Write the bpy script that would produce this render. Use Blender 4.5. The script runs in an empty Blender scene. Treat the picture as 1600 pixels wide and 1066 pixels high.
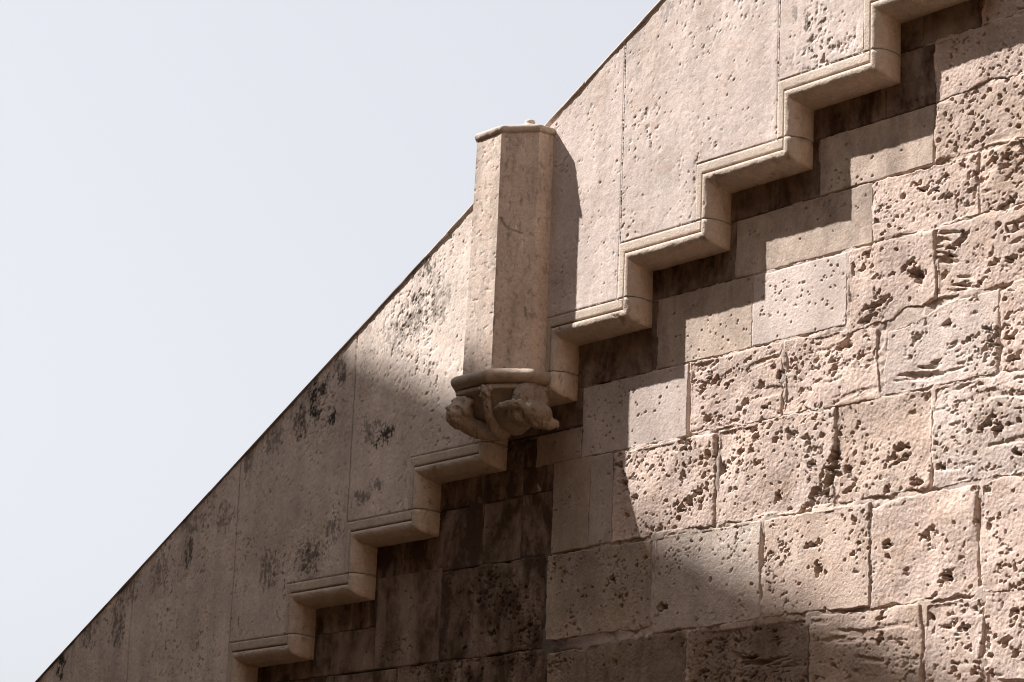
import bpy, bmesh, math, random
import numpy as np
from mathutils import Vector, Euler

# ------------------------------------------------------------------ camera, sky, sun, exposure
S = 0.32                      # one stair tread = 0.32 m; everything below is written in treads
RISE = 0.51004                # rise of one step, in treads
scene = bpy.context.scene
col = scene.collection

cam_data = bpy.data.cameras.new("camera")
cam = bpy.data.objects.new("camera", cam_data)
col.objects.link(cam)
cam.location = (15.3818 * S, -15.4700 * S, -8.2202 * S)
cam.rotation_euler = (math.radians(103.7112), math.radians(-2.2549), math.radians(51.6638))
cam_data.sensor_width = 36.0
cam_data.lens = 4418.763 / 1600.0 * 36.0
cam_data.clip_start = 0.1
cam_data.clip_end = 3000.0
scene.camera = cam

SUNV = Vector((1.70, 1.0, -2.15)).normalized()          # the way the light travels
sun_el = math.asin(-SUNV.z)
sun_rot = math.atan2(-SUNV.x, -SUNV.y)
world = bpy.data.worlds.new("World")
scene.world = world
world.use_nodes = True
wn, wl = world.node_tree.nodes, world.node_tree.links
wn.clear()
sky = wn.new("ShaderNodeTexSky")
sky.sky_type = 'NISHITA'
sky.sun_disc = False
sky.sun_elevation = sun_el
sky.sun_rotation = sun_rot
sky.air_density = 1.0
sky.dust_density = 3.0
sky.ozone_density = 1.0
hs = wn.new("ShaderNodeHueSaturation")
hs.inputs['Saturation'].default_value = 0.20
bg = wn.new("ShaderNodeBackground")
bg.inputs['Strength'].default_value = 0.0665
wo = wn.new("ShaderNodeOutputWorld")
veil = wn.new("ShaderNodeMix"); veil.data_type = 'RGBA'
veil.inputs[0].default_value = 0.62
veil.inputs[7].default_value = (4.50, 4.60, 5.02, 1)      # thin even cloud veil
wl.new(sky.outputs[0], hs.inputs['Color'])
wl.new(hs.outputs[0], veil.inputs[6])
wl.new(veil.outputs[2], bg.inputs['Color'])
wl.new(bg.outputs[0], wo.inputs['Surface'])

sun_data = bpy.data.lights.new("sun", 'SUN')
sun_data.energy = 4.35
sun_data.angle = math.radians(0.53)
sun_data.color = (1.0, 0.968, 0.962)
sun = bpy.data.objects.new("sun", sun_data)
col.objects.link(sun)
sun.rotation_euler = SUNV.to_track_quat('-Z', 'Y').to_euler()
sun.location = (-8, -6, 12)

scene.view_settings.view_transform = 'Standard'
scene.view_settings.look = 'None'
scene.view_settings.exposure = 1.40
scene.view_settings.gamma = 1.0
scene.view_settings.use_curve_mapping = False
scene.cycles.filter_width = 1.1
scene.cycles.max_bounces = 8
scene.cycles.diffuse_bounces = 5

# ------------------------------------------------------------------ numpy noise
def _hash(ix, iz, seed):
    h = (ix.astype(np.int64) * 374761393 + iz.astype(np.int64) * 668265263 + seed * 2147483647 + 1013904223) & 0xFFFFFFFF
    h = ((h ^ (h >> 13)) * 1274126177) & 0xFFFFFFFF
    h = ((h ^ (h >> 16)) * 2246822519) & 0xFFFFFFFF
    return (h ^ (h >> 15)) & 0xFFFFFFFF

def perlin(x, z, seed=0):
    xi = np.floor(x); zi = np.floor(z)
    fx = x - xi; fz = z - zi
    u = fx * fx * fx * (fx * (fx * 6 - 15) + 10)
    v = fz * fz * fz * (fz * (fz * 6 - 15) + 10)
    def g(dx, dz):
        a = _hash(xi + dx, zi + dz, seed) * (2 * math.pi / 4294967296.0)
        return np.cos(a) * (fx - dx) + np.sin(a) * (fz - dz)
    a = g(0, 0) * (1 - u) + g(1, 0) * u
    b = g(0, 1) * (1 - u) + g(1, 1) * u
    return (a * (1 - v) + b * v) * 1.5

def fbm(x, z, seed=0, octaves=4, gain=0.5):
    t = 0.0; amp = 1.0; f = 1.0
    for o in range(octaves):
        t = t + amp * perlin(x * f + 17.3 * o, z * f - 9.1 * o, seed + o)
        amp *= gain; f *= 2.03
    return t

def sstep(a, b, x):
    t = np.clip((x - a) / (b - a), 0, 1)
    return t * t * (3 - 2 * t)

# ------------------------------------------------------------------ mesh and object helpers
def fast_mesh(name, verts, quads, stain=None, smooth=True):
    me = bpy.data.meshes.new(name)
    verts = np.asarray(verts, np.float32) * S
    quads = np.asarray(quads, np.int32)
    nq = len(quads)
    me.vertices.add(len(verts))
    me.vertices.foreach_set('co', verts.ravel())
    me.loops.add(nq * 4)
    me.loops.foreach_set('vertex_index', quads.ravel())
    me.polygons.add(nq)
    me.polygons.foreach_set('loop_start', np.arange(0, nq * 4, 4, dtype=np.int32))
    me.polygons.foreach_set('use_smooth', np.full(nq, smooth, dtype=bool))
    if stain is not None:
        at = me.attributes.new('stain', 'FLOAT', 'POINT')
        at.data.foreach_set('value', np.asarray(stain, np.float32))
    me.update(calc_edges=True)
    me.validate()
    return me

def link(name, me, mat, parent=None, tint=None, seed=0.0, dirt=0.0):
    o = bpy.data.objects.new(name, me)
    col.objects.link(o)
    if mat and not me.materials:
        me.materials.append(mat)
    if parent:
        o.parent = parent
    if tint is not None:
        o['tint'] = [float(c) for c in tint]
        o['seed'] = float(seed)
        o['dirt'] = float(dirt)  # on wall stones under the moulding this also holds its painted shade
    return o

def thing(name, label, cat, loc=(0, 0, 0)):
    e = bpy.data.objects.new(name, None)
    e.empty_display_size = 0.2
    col.objects.link(e)
    e['label'] = label
    e['category'] = cat
    e['kind'] = 'thing'
    return e

def grid_quads(nx, nz):
    i = np.arange(nx - 1)[:, None] * nz + np.arange(nz - 1)[None, :]
    return np.stack([i, i + nz, i + nz + 1, i + 1], -1).reshape(-1, 4)

def masked(nx, nz, V, keep, stain=None):
    """grid of nx*nz vertices, quads whose corners are all in keep"""
    q = grid_quads(nx, nz)
    q = q[keep.ravel()[q].all(1)]
    used = np.zeros(nx * nz, bool); used[q.ravel()] = True
    idx = np.cumsum(used) - 1
    return V[used], idx[q], (None if stain is None else stain.ravel()[used])

# ------------------------------------------------------------------ stone material
def stone_material(name, bump=0.5, var=1.0, warm=0.30, fine=1.0, pores=0.6):
    m = bpy.data.materials.new(name)
    m.use_nodes = True
    n, l = m.node_tree.nodes, m.node_tree.links
    bs = n['Principled BSDF']
    bs.inputs['Roughness'].default_value = 0.92
    bs.inputs['Specular IOR Level'].default_value = 0.12
    geo = n.new("ShaderNodeNewGeometry")
    def attr(kind, nm):
        a = n.new("ShaderNodeAttribute"); a.attribute_type = kind; a.attribute_name = nm; return a
    tint, seed, dirt = attr('OBJECT', 'tint'), attr('OBJECT', 'seed'), attr('OBJECT', 'dirt')  # dirt: grime plus painted moulding shade
    stain = attr('GEOMETRY', 'stain')
    comb = n.new("ShaderNodeCombineXYZ")
    for i in range(3):
        l.new(seed.outputs['Fac'], comb.inputs[i])
    add = n.new("ShaderNodeVectorMath"); add.operation = 'ADD'
    l.new(geo.outputs['Position'], add.inputs[0]); l.new(comb.outputs[0], add.inputs[1])
    P = add.outputs[0]
    def noise(scale, detail=4, rough=0.55, vec=None, dist=0.0):
        t = n.new("ShaderNodeTexNoise")
        t.inputs['Scale'].default_value = scale
        t.inputs['Detail'].default_value = detail
        t.inputs['Roughness'].default_value = rough
        t.inputs['Distortion'].default_value = dist
        l.new(vec or P, t.inputs['Vector'])
        return t.outputs['Fac']
    def rng(x, a, b, c, d):
        r = n.new("ShaderNodeMapRange")
        for k, v in zip(('From Min', 'From Max', 'To Min', 'To Max'), (a, b, c, d)):
            r.inputs[k].default_value = v
        l.new(x, r.inputs['Value']); return r.outputs[0]
    def mth(op, a, b):
        r = n.new("ShaderNodeMath"); r.operation = op
        for i, v in enumerate((a, b)):
            if isinstance(v, (int, float)): r.inputs[i].default_value = v
            else: l.new(v, r.inputs[i])
        return r.outputs[0]
    def mix(a, b, fac, mode='MIX'):
        r = n.new("ShaderNodeMix"); r.data_type = 'RGBA'; r.blend_type = mode
        for s, v in ((6, a), (7, b), (0, fac)):
            if isinstance(v, (int, float)): r.inputs[s].default_value = v
            elif isinstance(v, tuple): r.inputs[s].default_value = (*v, 1)
            else: l.new(v, r.inputs[s])
        return r.outputs[2]
    sc = n.new("ShaderNodeVectorMath"); sc.operation = 'MULTIPLY'; sc.inputs[1].default_value = (1, 1, 0.13)
    l.new(P, sc.inputs[0])
    c = tint.outputs['Color']
    # broad tone, warm and pale patches
    tone = rng(noise(5.0, 5, 0.6), 0.32, 0.68, 1 - 0.20 * var, 1 + 0.16 * var)
    c = mix(c, tone, 1.0, 'MULTIPLY')
    c = mix(c, (0.50, 0.335, 0.215), mth('MULTIPLY', rng(noise(8.5, 6, 0.62, dist=0.6), 0.50, 0.74, 0, 1), warm))
    c = mix(c, (0.65, 0.56, 0.50), mth('MULTIPLY', rng(noise(6.3, 5, 0.6), 0.52, 0.72, 0, 1), 0.28 * var))
    # vertical wash streaks
    streak = rng(noise(13.0, 4, 0.6, sc.outputs[0]), 0.30, 0.66, 0.86, 1.05)
    c = mix(c, streak, 0.9, 'MULTIPLY')
    # grain
    grain = rng(noise(330, 3, 0.7), 0.30, 0.70, 1 - 0.20 * fine, 1 + 0.17 * fine)
    c = mix(c, grain, 1.0, 'MULTIPLY')
    mid = rng(noise(75, 4, 0.65), 0.34, 0.66, 1 - 0.14 * fine, 1 + 0.11 * fine)
    c = mix(c, mid, 1.0, 'MULTIPLY')
    # dark pores, gathered in patches
    pore = mth('MULTIPLY', rng(noise(210, 2, 0.5), 0.635, 0.70, 0, 0.62 * pores), rng(noise(16, 4, 0.6), 0.36, 0.62, 0.15, 1))
    c = mix(c, (0.16, 0.115, 0.085), pore)
    blot = mth('MULTIPLY', rng(noise(19, 6, 0.68, dist=0.6), 0.55, 0.66, 0, 0.55 * pores), rng(noise(4.5, 3, 0.5), 0.42, 0.60, 0.1, 1))
    c = mix(c, (0.40, 0.27, 0.20), blot)
    # grime on a stone as a whole, uneven and washed downwards, plus painted moulding shade
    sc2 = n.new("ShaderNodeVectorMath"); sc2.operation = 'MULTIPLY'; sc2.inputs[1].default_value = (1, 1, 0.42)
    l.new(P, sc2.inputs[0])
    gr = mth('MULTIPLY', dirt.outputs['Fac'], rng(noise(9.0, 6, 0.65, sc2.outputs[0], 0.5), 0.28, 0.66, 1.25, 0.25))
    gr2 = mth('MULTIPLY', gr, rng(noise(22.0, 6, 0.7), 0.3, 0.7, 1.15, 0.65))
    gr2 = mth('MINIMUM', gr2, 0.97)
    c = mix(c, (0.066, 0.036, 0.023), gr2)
    # placed stains (lichen, soot)
    c = mix(c, (0.034, 0.029, 0.024), stain.outputs['Fac'])
    l.new(c, bs.inputs['Base Color'])
    b1 = n.new("ShaderNodeBump"); b1.inputs['Strength'].default_value = bump; b1.inputs['Distance'].default_value = 0.0035
    l.new(noise(165, 4, 0.7), b1.inputs['Height'])
    b2 = n.new("ShaderNodeBump"); b2.inputs['Strength'].default_value = bump * 0.8; b2.inputs['Distance'].default_value = 0.0014
    l.new(noise(420, 3, 0.7), b2.inputs['Height']); l.new(b1.outputs[0], b2.inputs['Normal'])
    l.new(b2.outputs[0], bs.inputs['Normal'])
    return m

M_rough = stone_material("rough_limestone", bump=0.62, var=1.0, warm=0.38, fine=1.0)
M_ashlar = stone_material("dressed_limestone", bump=0.40, var=0.8, warm=0.18, fine=0.8)
M_panel = stone_material("parapet_limestone", bump=0.30, var=0.7, warm=0.30, fine=0.9, pores=0.9)
M_roll = stone_material("moulding_limestone", bump=0.85, var=0.55, warm=0.20, fine=0.8, pores=0.5)
M_mortar = stone_material("lime_mortar", bump=0.6, var=0.7, warm=0.45, fine=1.0)

def plain(name, color, rough=0.9, scale=3.0):
    m = bpy.data.materials.new(name); m.use_nodes = True
    n, l = m.node_tree.nodes, m.node_tree.links
    bs = n['Principled BSDF']; bs.inputs['Roughness'].default_value = rough
    tc = n.new("ShaderNodeNewGeometry")
    t = n.new("ShaderNodeTexNoise"); t.inputs['Scale'].default_value = scale; t.inputs['Detail'].default_value = 6
    l.new(tc.outputs['Position'], t.inputs['Vector'])
    r = n.new("ShaderNodeValToRGB")
    r.color_ramp.elements[0].position = 0.3; r.color_ramp.elements[1].position = 0.7
    r.color_ramp.elements[0].color = (*[c * 0.82 for c in color], 1)
    r.color_ramp.elements[1].color = (*[min(1, c * 1.15) for c in color], 1)
    l.new(t.outputs['Fac'], r.inputs['Fac']); l.new(r.outputs[0], bs.inputs['Base Color'])
    return m

# ------------------------------------------------------------------ ground and the neighbouring building
GZ = -13.3
def box(bm, x0, x1, y0, y1, z0, z1):
    v = [bm.verts.new((x * S, y * S, z * S)) for x in (x0, x1) for y in (y0, y1) for z in (z0, z1)]
    for f in ((0, 1, 3, 2), (4, 6, 7, 5), (0, 4, 5, 1), (2, 3, 7, 6), (0, 2, 6, 4), (1, 5, 7, 3)):
        bm.faces.new([v[i] for i in f])
    return v
def bm_obj(name, bm, mat, parent=None, **k):
    bmesh.ops.recalc_face_normals(bm, faces=bm.faces)
    me = bpy.data.meshes.new(name); bm.to_mesh(me); bm.free()
    return link(name, me, mat, parent, **k)

bm = bmesh.new()
vs = [bm.verts.new((x, y, GZ * S)) for x, y in ((-900, -900), (900, -900), (900, 900), (-900, 900))]
bm.faces.new(vs)
ground = bm_obj("ground", bm, plain("stone_paving", (0.20, 0.122, 0.066), 0.9, 1.2))
ground['kind'] = 'structure'

# the gabled neighbour whose roof slope throws the long soft shadow over the lower steps
nb = thing("neighbouring_building", "gabled stone building across the court whose roof shades the lower steps", "building")
M_nb = plain("neighbour_render", (0.22, 0.16, 0.115), 0.9, 1.5)
T0 = 11.4
gx = lambda u: u - SUNV.x / SUNV.y * T0
gz = lambda v: v - SUNV.z / SUNV.y * T0
# verge of the gable: a straight slope from the ridge down to the eave
vp = [(-13.6, 1.22), (-7.1, -1.72), (-5.5, -2.40), (-3.05, -3.48), (-0.4, -4.64), (3.0, -6.12)]
verge = [(gx(u), gz(v)) for u, v in vp]
ridge = verge[0]; eave = verge[-1]
half = eave[0] - ridge[0]
prof = [(eave[0] - 0.6, GZ), (eave[0] - 0.6, eave[1] - 0.4)] + [(x, z - 0.25) for x, z in reversed(verge)] + \
       [(ridge[0] - half, eave[1] - 0.25), (ridge[0] - half + 0.6, eave[1] - 0.4), (ridge[0] - half + 0.6, GZ)]
bm = bmesh.new()
fr = [bm.verts.new((x * S, -(T0 + 0.5) * S, z * S)) for x, z in prof]
bk = [bm.verts.new((x * S, -(T0 + 12) * S, z * S)) for x, z in prof]
bm.faces.new(fr); bm.faces.new(bk[::-1])
for i in range(len(prof)):
    j = (i + 1) % len(prof)
    bm.faces.new((fr[i], bk[i], bk[j], fr[j]))
bm_obj("wall", bm, M_nb, nb)
bm = bmesh.new()
rl = verge[::-1] + [(ridge[0] - half, eave[1])]
for a, b in zip(rl[:-1], rl[1:]):
    q = []
    for y in (-T0, -(T0 + 12.5)):
        for x, z in (a, b):
            for dz in (0, -0.24):
                q.append(bm.verts.new((x * S, y * S, (z + dz) * S)))
    for f in ((0, 2, 6, 4), (1, 5, 7, 3), (0, 1, 3, 2), (4, 6, 7, 5), (0, 4, 5, 1), (2, 3, 7, 6)):
        bm.faces.new([q[i] for i in f])
bm_obj("roof", bm, plain("clay_tile", (0.36, 0.20, 0.13), 0.9, 6), nb)
M_glass = plain("dark_glass", (0.03, 0.035, 0.04), 0.15, 2)
for k in range(3):
    for r in range(2):
        x = ridge[0] - 7 + 7 * k; z = GZ + 8 + 9 * r
        bm = bmesh.new(); box(bm, x, x + 2.6, -(T0 + 0.6), -(T0 + 0.42), z, z + 4.2)
        w = bm_obj("window", bm, M_glass, nb)
        bm = bmesh.new(); box(bm, x - 0.3, x + 2.9, -(T0 + 0.48), -(T0 + 0.25), z - 0.4, z)
        bm_obj("sill", bm, M_nb, w)

# unseen long building added behind the camera to block low sky light
ob = thing("added_sky_blocker", "added unseen plain building that blocks sky light across the court", "building")
M_ob = plain("sky_blocker_render", (0.13, 0.085, 0.05), 0.95, 1.0)
bm = bmesh.new(); box(bm, -40, 70, -60, -23.0, GZ, 13.0); bm_obj("wall", bm, M_ob, ob)  # wall, cornice, windows and sills here are parts of the added sky blocker
bm = bmesh.new(); box(bm, -40.6, 70.6, -60.6, -22.3, 13.02, 13.9); bm_obj("cornice", bm, M_ob, ob)
for k in range(18):
    for r_ in range(2):
        x = -36 + 6 * k; z = GZ + 2.5 + 7.6 * r_
        bm = bmesh.new(); box(bm, x, x + 2.8, -23.1, -22.96, z, z + 5.2)
        w = bm_obj("window", bm, M_glass, ob)
        bm = bmesh.new(); box(bm, x - .3, x + 3.1, -23.1, -22.6, z - .45, z - .01); bm_obj("sill", bm, M_ob, w)

# unseen sunlit wing added on the right to bounce warm light back
sw = thing("added_bounce_wing", "added unseen sunlit wing bouncing warm light onto the stair", "building")
M_sw = plain("bounce_wing_stone", (0.30, 0.185, 0.10), 0.95, 1.2)
bm = bmesh.new(); box(bm, 20.0, 34, -22.2, -.4, GZ, 11.0); bm_obj("wall", bm, M_sw, sw)  # wall, cornice, windows and sills here are parts of the added bounce wing
bm = bmesh.new(); box(bm, 19.5, 34.5, -22.25, -.35, 11.02, 11.8); bm_obj("cornice", bm, M_sw, sw)
for k in range(3):
    y = -19.5 + 6.5 * k
    bm = bmesh.new(); box(bm, 19.96, 20.1, y, y + 2.6, -2, 3.2); w = bm_obj("window", bm, M_glass, sw)
    bm = bmesh.new(); box(bm, 19.6, 20.1, y - .3, y + 2.9, -2.45, -2.01); bm_obj("sill", bm, M_sw, w)

# ------------------------------------------------------------------ the rough stone wall
D = 0.275                     # the wall face lies this far behind the parapet face
wall = thing("stone_wall", "rough pitted limestone block wall below the stepped moulding", "wall")

WHITE = (0.62, 0.517, 0.452); PINK = (0.60, 0.466, 0.388); TAN = (0.575, 0.445, 0.362)
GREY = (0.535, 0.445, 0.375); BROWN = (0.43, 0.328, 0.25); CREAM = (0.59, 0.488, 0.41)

BIG = [(-0.61,-3.63,0.052,0.087),(-0.64,-3.74,0.06,0.087),(-0.67,-3.84,0.068,0.062),(-0.87,-3.92,0.052,0.074),(-0.81,-3.88,0.06,0.037),
(0.09,-3.66,0.09,0.043),(0.04,-3.73,0.052,0.019),(0.06,-3.77,0.068,0.019),(-0.53,-2.73,0.105,0.037),(-0.61,-2.74,0.052,0.031),
(-0.33,-2.85,0.052,0.025),(-0.67,-2.83,0.068,0.019),(-0.79,-4.53,0.045,0.056),(-2.45,-3.24,0.06,0.05),(-1.95,-3.56,0.052,0.056),
(-1.98,-3.59,0.037,0.043),(-1.74,-3.44,0.045,0.037),(-2.35,-3.8,0.068,0.05),(-2.47,-3.84,0.06,0.043),(-2.27,-3.73,0.06,0.043),
(-2.14,-3.71,0.045,0.037),(0.25,-2.26,0.068,0.043),(0.3,-2.31,0.052,0.056),(0.2,-2.17,0.06,0.025),(0.56,-2.34,0.045,0.037),
(-0.18,-2.47,0.09,0.037),(-0.25,-2.56,0.075,0.031),(-0.1,-2.44,0.075,0.025),(0.36,-1.58,0.098,0.031),(0.52,-1.56,0.075,0.012),
(1.03,-3.6,0.075,0.031),(1.13,-3.65,0.052,0.05),(1.06,-3.55,0.052,0.019),(1.34,-3.62,0.022,0.037),(0.38,-4.38,0.068,0.037),
(0.44,-4.34,0.045,0.031),(0.6,-4.72,0.06,0.05),(0.57,-4.75,0.052,0.031),(-0.04,-4.4,0.037,0.031),(-0.39,-4.45,0.03,0.025),
(-0.88,-4.33,0.045,0.025),(-0.8,-4.32,0.03,0.025),(1.0,-5.17,0.037,0.074),(0.98,-5.29,0.03,0.056),(1.2,-5.28,0.06,0.043),
(0.8,-5.13,0.06,0.031),(-0.1,-4.99,0.045,0.031),(-0.1,-5.16,0.052,0.031),(0.96,-5.43,0.06,0.05),(1.3,-5.37,0.045,0.031),
(-0.98,-4.02,0.075,0.031),(1.31,-5.06,0.075,0.031),(0.37,-4.9,0.075,0.019),(0.88,-2.56,0.06,0.025),(1.27,-2.58,0.045,0.031),
(1.26,-2.35,0.06,0.031),(1.1,-2.34,0.052,0.025),(0.73,-2.11,0.068,0.037),(0.66,-2.13,0.045,0.025),(1.23,-1.92,0.075,0.037),
(0.62,-1.71,0.052,0.019),(1.14,-2.05,0.03,0.025),(1.23,-2.11,0.03,0.037),(1.32,-2.1,0.037,0.037),(-0.32,-2.12,0.045,0.037),
(-0.44,-2.13,0.03,0.05),(0.93,-1.66,0.045,0.037),(1.1,-1.52,0.06,0.031),(1.23,-1.52,0.06,0.031),(-2.12,-3.41,0.045,0.037),
(-2.46,-3.55,0.037,0.05),(0.6,-2.74,0.052,0.025),(1.32,-3.13,0.06,0.031),(-1.21,-2.78,0.03,0.074),(-1.27,-2.88,0.037,0.062),
(-0.92,-3.47,0.037,0.043),(-1.11,-3.39,0.037,0.043),(-1.31,-3.4,0.03,0.031),(-0.89,-3.66,0.045,0.031),(-1.27,-3.88,0.037,0.037),
(-0.46,-3.92,0.045,0.025),(0.3,-3.97,0.06,0.037),(0.53,-3.87,0.037,0.031),(1.32,-3.87,0.045,0.031),(1.26,-2.97,0.045,0.025),
(-2.06,-2.76,0.068,0.025),(-1.69,-3.03,0.06,0.037),(-2.15,-3.1,0.06,0.031),(-1.46,-3.11,0.03,0.025),(-1.9,-2.83,0.06,0.019),
(-2.68,-4.67,0.06,0.031)]

def stamp(H, X0, Z0, step, nx, nz, pits, W1, W2):
    """press irregular pits into the height field H (positive = deeper)"""
    for (px, pz, a, b, ang, dep) in pits:
        r = 1.7 * max(a, b)
        i0 = max(0, int((px - r - X0) / step)); i1 = min(nx, int((px + r - X0) / step) + 2)
        j0 = max(0, int((pz - r - Z0) / step)); j1 = min(nz, int((pz + r - Z0) / step) + 2)
        if i1 - i0 < 2 or j1 - j0 < 2: continue
        x = X0 + step * np.arange(i0, i1)[:, None] - px + W1[i0:i1, j0:j1] * a * 0.75
        z = Z0 + step * np.arange(j0, j1)[None, :] - pz + W2[i0:i1, j0:j1] * b * 0.75
        c, s = math.cos(ang), math.sin(ang)
        rr = np.sqrt(((x * c + z * s) / a) ** 2 + ((-x * s + z * c) / b) ** 2)
        d = dep * sstep(1.05, 0.78, rr)
        sub = H[i0:i1, j0:j1]
        np.maximum(sub, d, out=sub)

def poly_sd(P, x, z):
    """signed distance to a polygon, positive inside"""
    d2 = np.full(x.shape, 1e9); ins = np.zeros(x.shape, bool)
    for i in range(len(P)):
        ax, az = P[i]; bx, bz = P[(i + 1) % len(P)]
        ex, ez = bx - ax, bz - az
        t = np.clip(((x - ax) * ex + (z - az) * ez) / (ex * ex + ez * ez), 0, 1)
        d2 = np.minimum(d2, (x - ax - t * ex) ** 2 + (z - az - t * ez) ** 2)
        if abs(bz - az) > 1e-9:
            ins ^= ((az > z) != (bz > z)) & (x < (bx - ax) * (z - az) / (bz - az) + ax)
    return np.where(ins, 1, -1) * np.sqrt(d2)

def stone(poly, kind, tint, seed, step, dirt=0.0, proud=0.0, gap=0.010, bed=0.0):  # dirt: grime, plus painted shade on blocks under the moulding
    """one block: an irregular height field that dives past the mortar at its edges"""
    rnd = random.Random(seed * 7 + 3)
    P = np.array(poly, float)                       # TL, TR, BR, BL
    x0, x1 = P[:, 0].min() - 0.04, P[:, 0].max() + 0.04
    z0, z1 = P[:, 1].min() - 0.04, P[:, 1].max() + 0.04
    nx = int((x1 - x0) / step) + 2; nz = int((z1 - z0) / step) + 2
    X = (x0 + step * np.arange(nx))[:, None] + np.zeros((1, nz))
    Z = (z0 + step * np.arange(nz))[None, :] + np.zeros((nx, 1))
    rough = {'r': 1.0, 'm': 0.45, 's': 0.10}[kind]
    wob = {'r': 0.020, 'm': 0.013, 's': 0.0045}[kind]
    xw = X + wob * fbm(X * 3.2, Z * 3.2, seed + 11, 4, 0.6)
    zw = Z + wob * fbm(X * 3.2 + 40, Z * 3.2, seed + 12, 4, 0.6)
    crumb = {'r': .007, 'm': .004, 's': .0012}[kind]
    d = poly_sd(P, xw + crumb * fbm(X * 15, Z * 15, seed + 15, 3, .6), zw + crumb * fbm(X * 15 + 9, Z * 15, seed + 16, 3, .6))
    d = d - gap * (1 + 0.6 * fbm(X * 2.0, Z * 2.0, seed + 13, 2))
    # surface
    h = rough * (0.022 * fbm(X * 1.3, Z * 1.3, seed + 1, 2) + 0.0036 * fbm(X * 7, Z * 7, seed + 2, 3)) \
        + (0.0010 + 0.0017 * rough) * fbm(X * 36, Z * 36, seed + 3, 2, 0.7)
    if bed:                                           # horizontal bedding furrows
        bd = fbm(X * 1.6, Z * 11 + 1.2 * perlin(X * 1.1, Z * 1.1, seed + 5), seed + 6, 4, 0.55)
        h = h - bed * 0.045 * sstep(0.18, 0.55, bd) * sstep(-0.2, 0.3, perlin(X * 1.3, Z * 1.3, seed + 7))
    W1 = fbm(X * 22, Z * 22, seed + 21, 3, 0.6); W2 = fbm(X * 22 + 50, Z * 22, seed + 22, 3, 0.6)
    pit = np.zeros((nx, nz))
    area = (x1 - x0) * (z1 - z0)
    pits = []
    ncl = {'r': 5, 'm': 2, 's': 1}[kind]
    dens = {'r': 430, 'm': 230, 's': 90}[kind]
    many = rnd.choice((.14, .28, .42, .62, .95)) if kind == 'r' else rnd.choice((.5, .8, 1.1))
    size = rnd.uniform(.85, 1.25)
    cl = [(rnd.uniform(x0, x1), rnd.uniform(z0, z1), rnd.uniform(0.10, 0.32)) for _ in range(max(1, int(ncl * area / 0.9)))]
    for _ in range(int(dens * area * many)):
        if rnd.random() < 0.68:
            cx, cz, cr = rnd.choice(cl); px = rnd.gauss(cx, cr); pz = rnd.gauss(cz, cr * 0.45)
        else:
            px = rnd.uniform(x0, x1); pz = rnd.uniform(z0, z1)
        big = rnd.random()
        if kind == 's':
            a = rnd.uniform(0.006, 0.013); dep = rnd.uniform(0.006, 0.016)
        else:
            a = 0.0062 * size * math.exp(rnd.gauss(0, 0.60)); a = min(max(a, 0.0050), 0.032)
            if big < 0.03: a *= 1.8
            dep = min(0.085, a * rnd.uniform(.7, 2.4))
        asp = rnd.uniform(1.0, 2.2) if not bed else rnd.uniform(1.6, 4.0)
        pits.append((px, pz, a * math.sqrt(asp), a / math.sqrt(asp) * 1.05, rnd.gauss(0.25, 0.5), dep))
    if kind != 's':
        for (px, pz, a, b) in BIG:
            if x0 - .05 < px < x1 + .05 and z0 - .05 < pz < z1 + .05:
                pits.append((px, pz, a * 0.80, b * 0.80, rnd.uniform(0.0, 0.5), 0.115))
                for _ in range(4):
                    q = rnd.uniform(0.25, 0.55)
                    pits.append((px + rnd.gauss(0, a), pz + rnd.gauss(0, b), a * q, b * q, rnd.uniform(0, .8), 0.075))
    stamp(pit, x0, z0, step, nx, nz, pits, W1, W2)
    if kind != 's':                                   # spongy patches
        sp = fbm(X * 15, Z * 19, seed + 31, 4, 0.62)
        mk = sstep(0.05, 0.45, fbm(X * 1.9, Z * 1.9, seed + 32, 2))
        pit = np.maximum(pit, {'r': 0.030, 'm': 0.016}[kind] * sstep(0.48, 0.60, sp) * mk * min(1, many + .2))
    re = {'r': 0.008, 'm': 0.009, 's': 0.005}[kind] * (1 + 0.5 * fbm(X * 2.5, Z * 2.5, seed + 14, 2))
    re = np.maximum(re, 0.006)
    t = np.clip(d / re, 0, 1)
    drop = re * 0.55 * (1 - np.sqrt(np.clip(1 - (1 - t) ** 2, 0, 1)))
    h = h * sstep(-.01, 0.03, d) - pit * sstep(-0.004, 0.012, d)
    drop = drop + np.clip(-d, 0, 1) * 7.0
    Y = D - proud - h + np.minimum(drop, 0.16)
    keep = d > -0.022
    V = np.stack([X, Y, Z], -1).reshape(-1, 3)
    v, q, _ = masked(nx, nz, V, keep)
    if len(q) == 0: return
    me = fast_mesh("stone", v, q)
    link("stone", me, M_rough if kind != 's' else M_ashlar, wall, tint, seed * 1.37 % 50, dirt)

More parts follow.
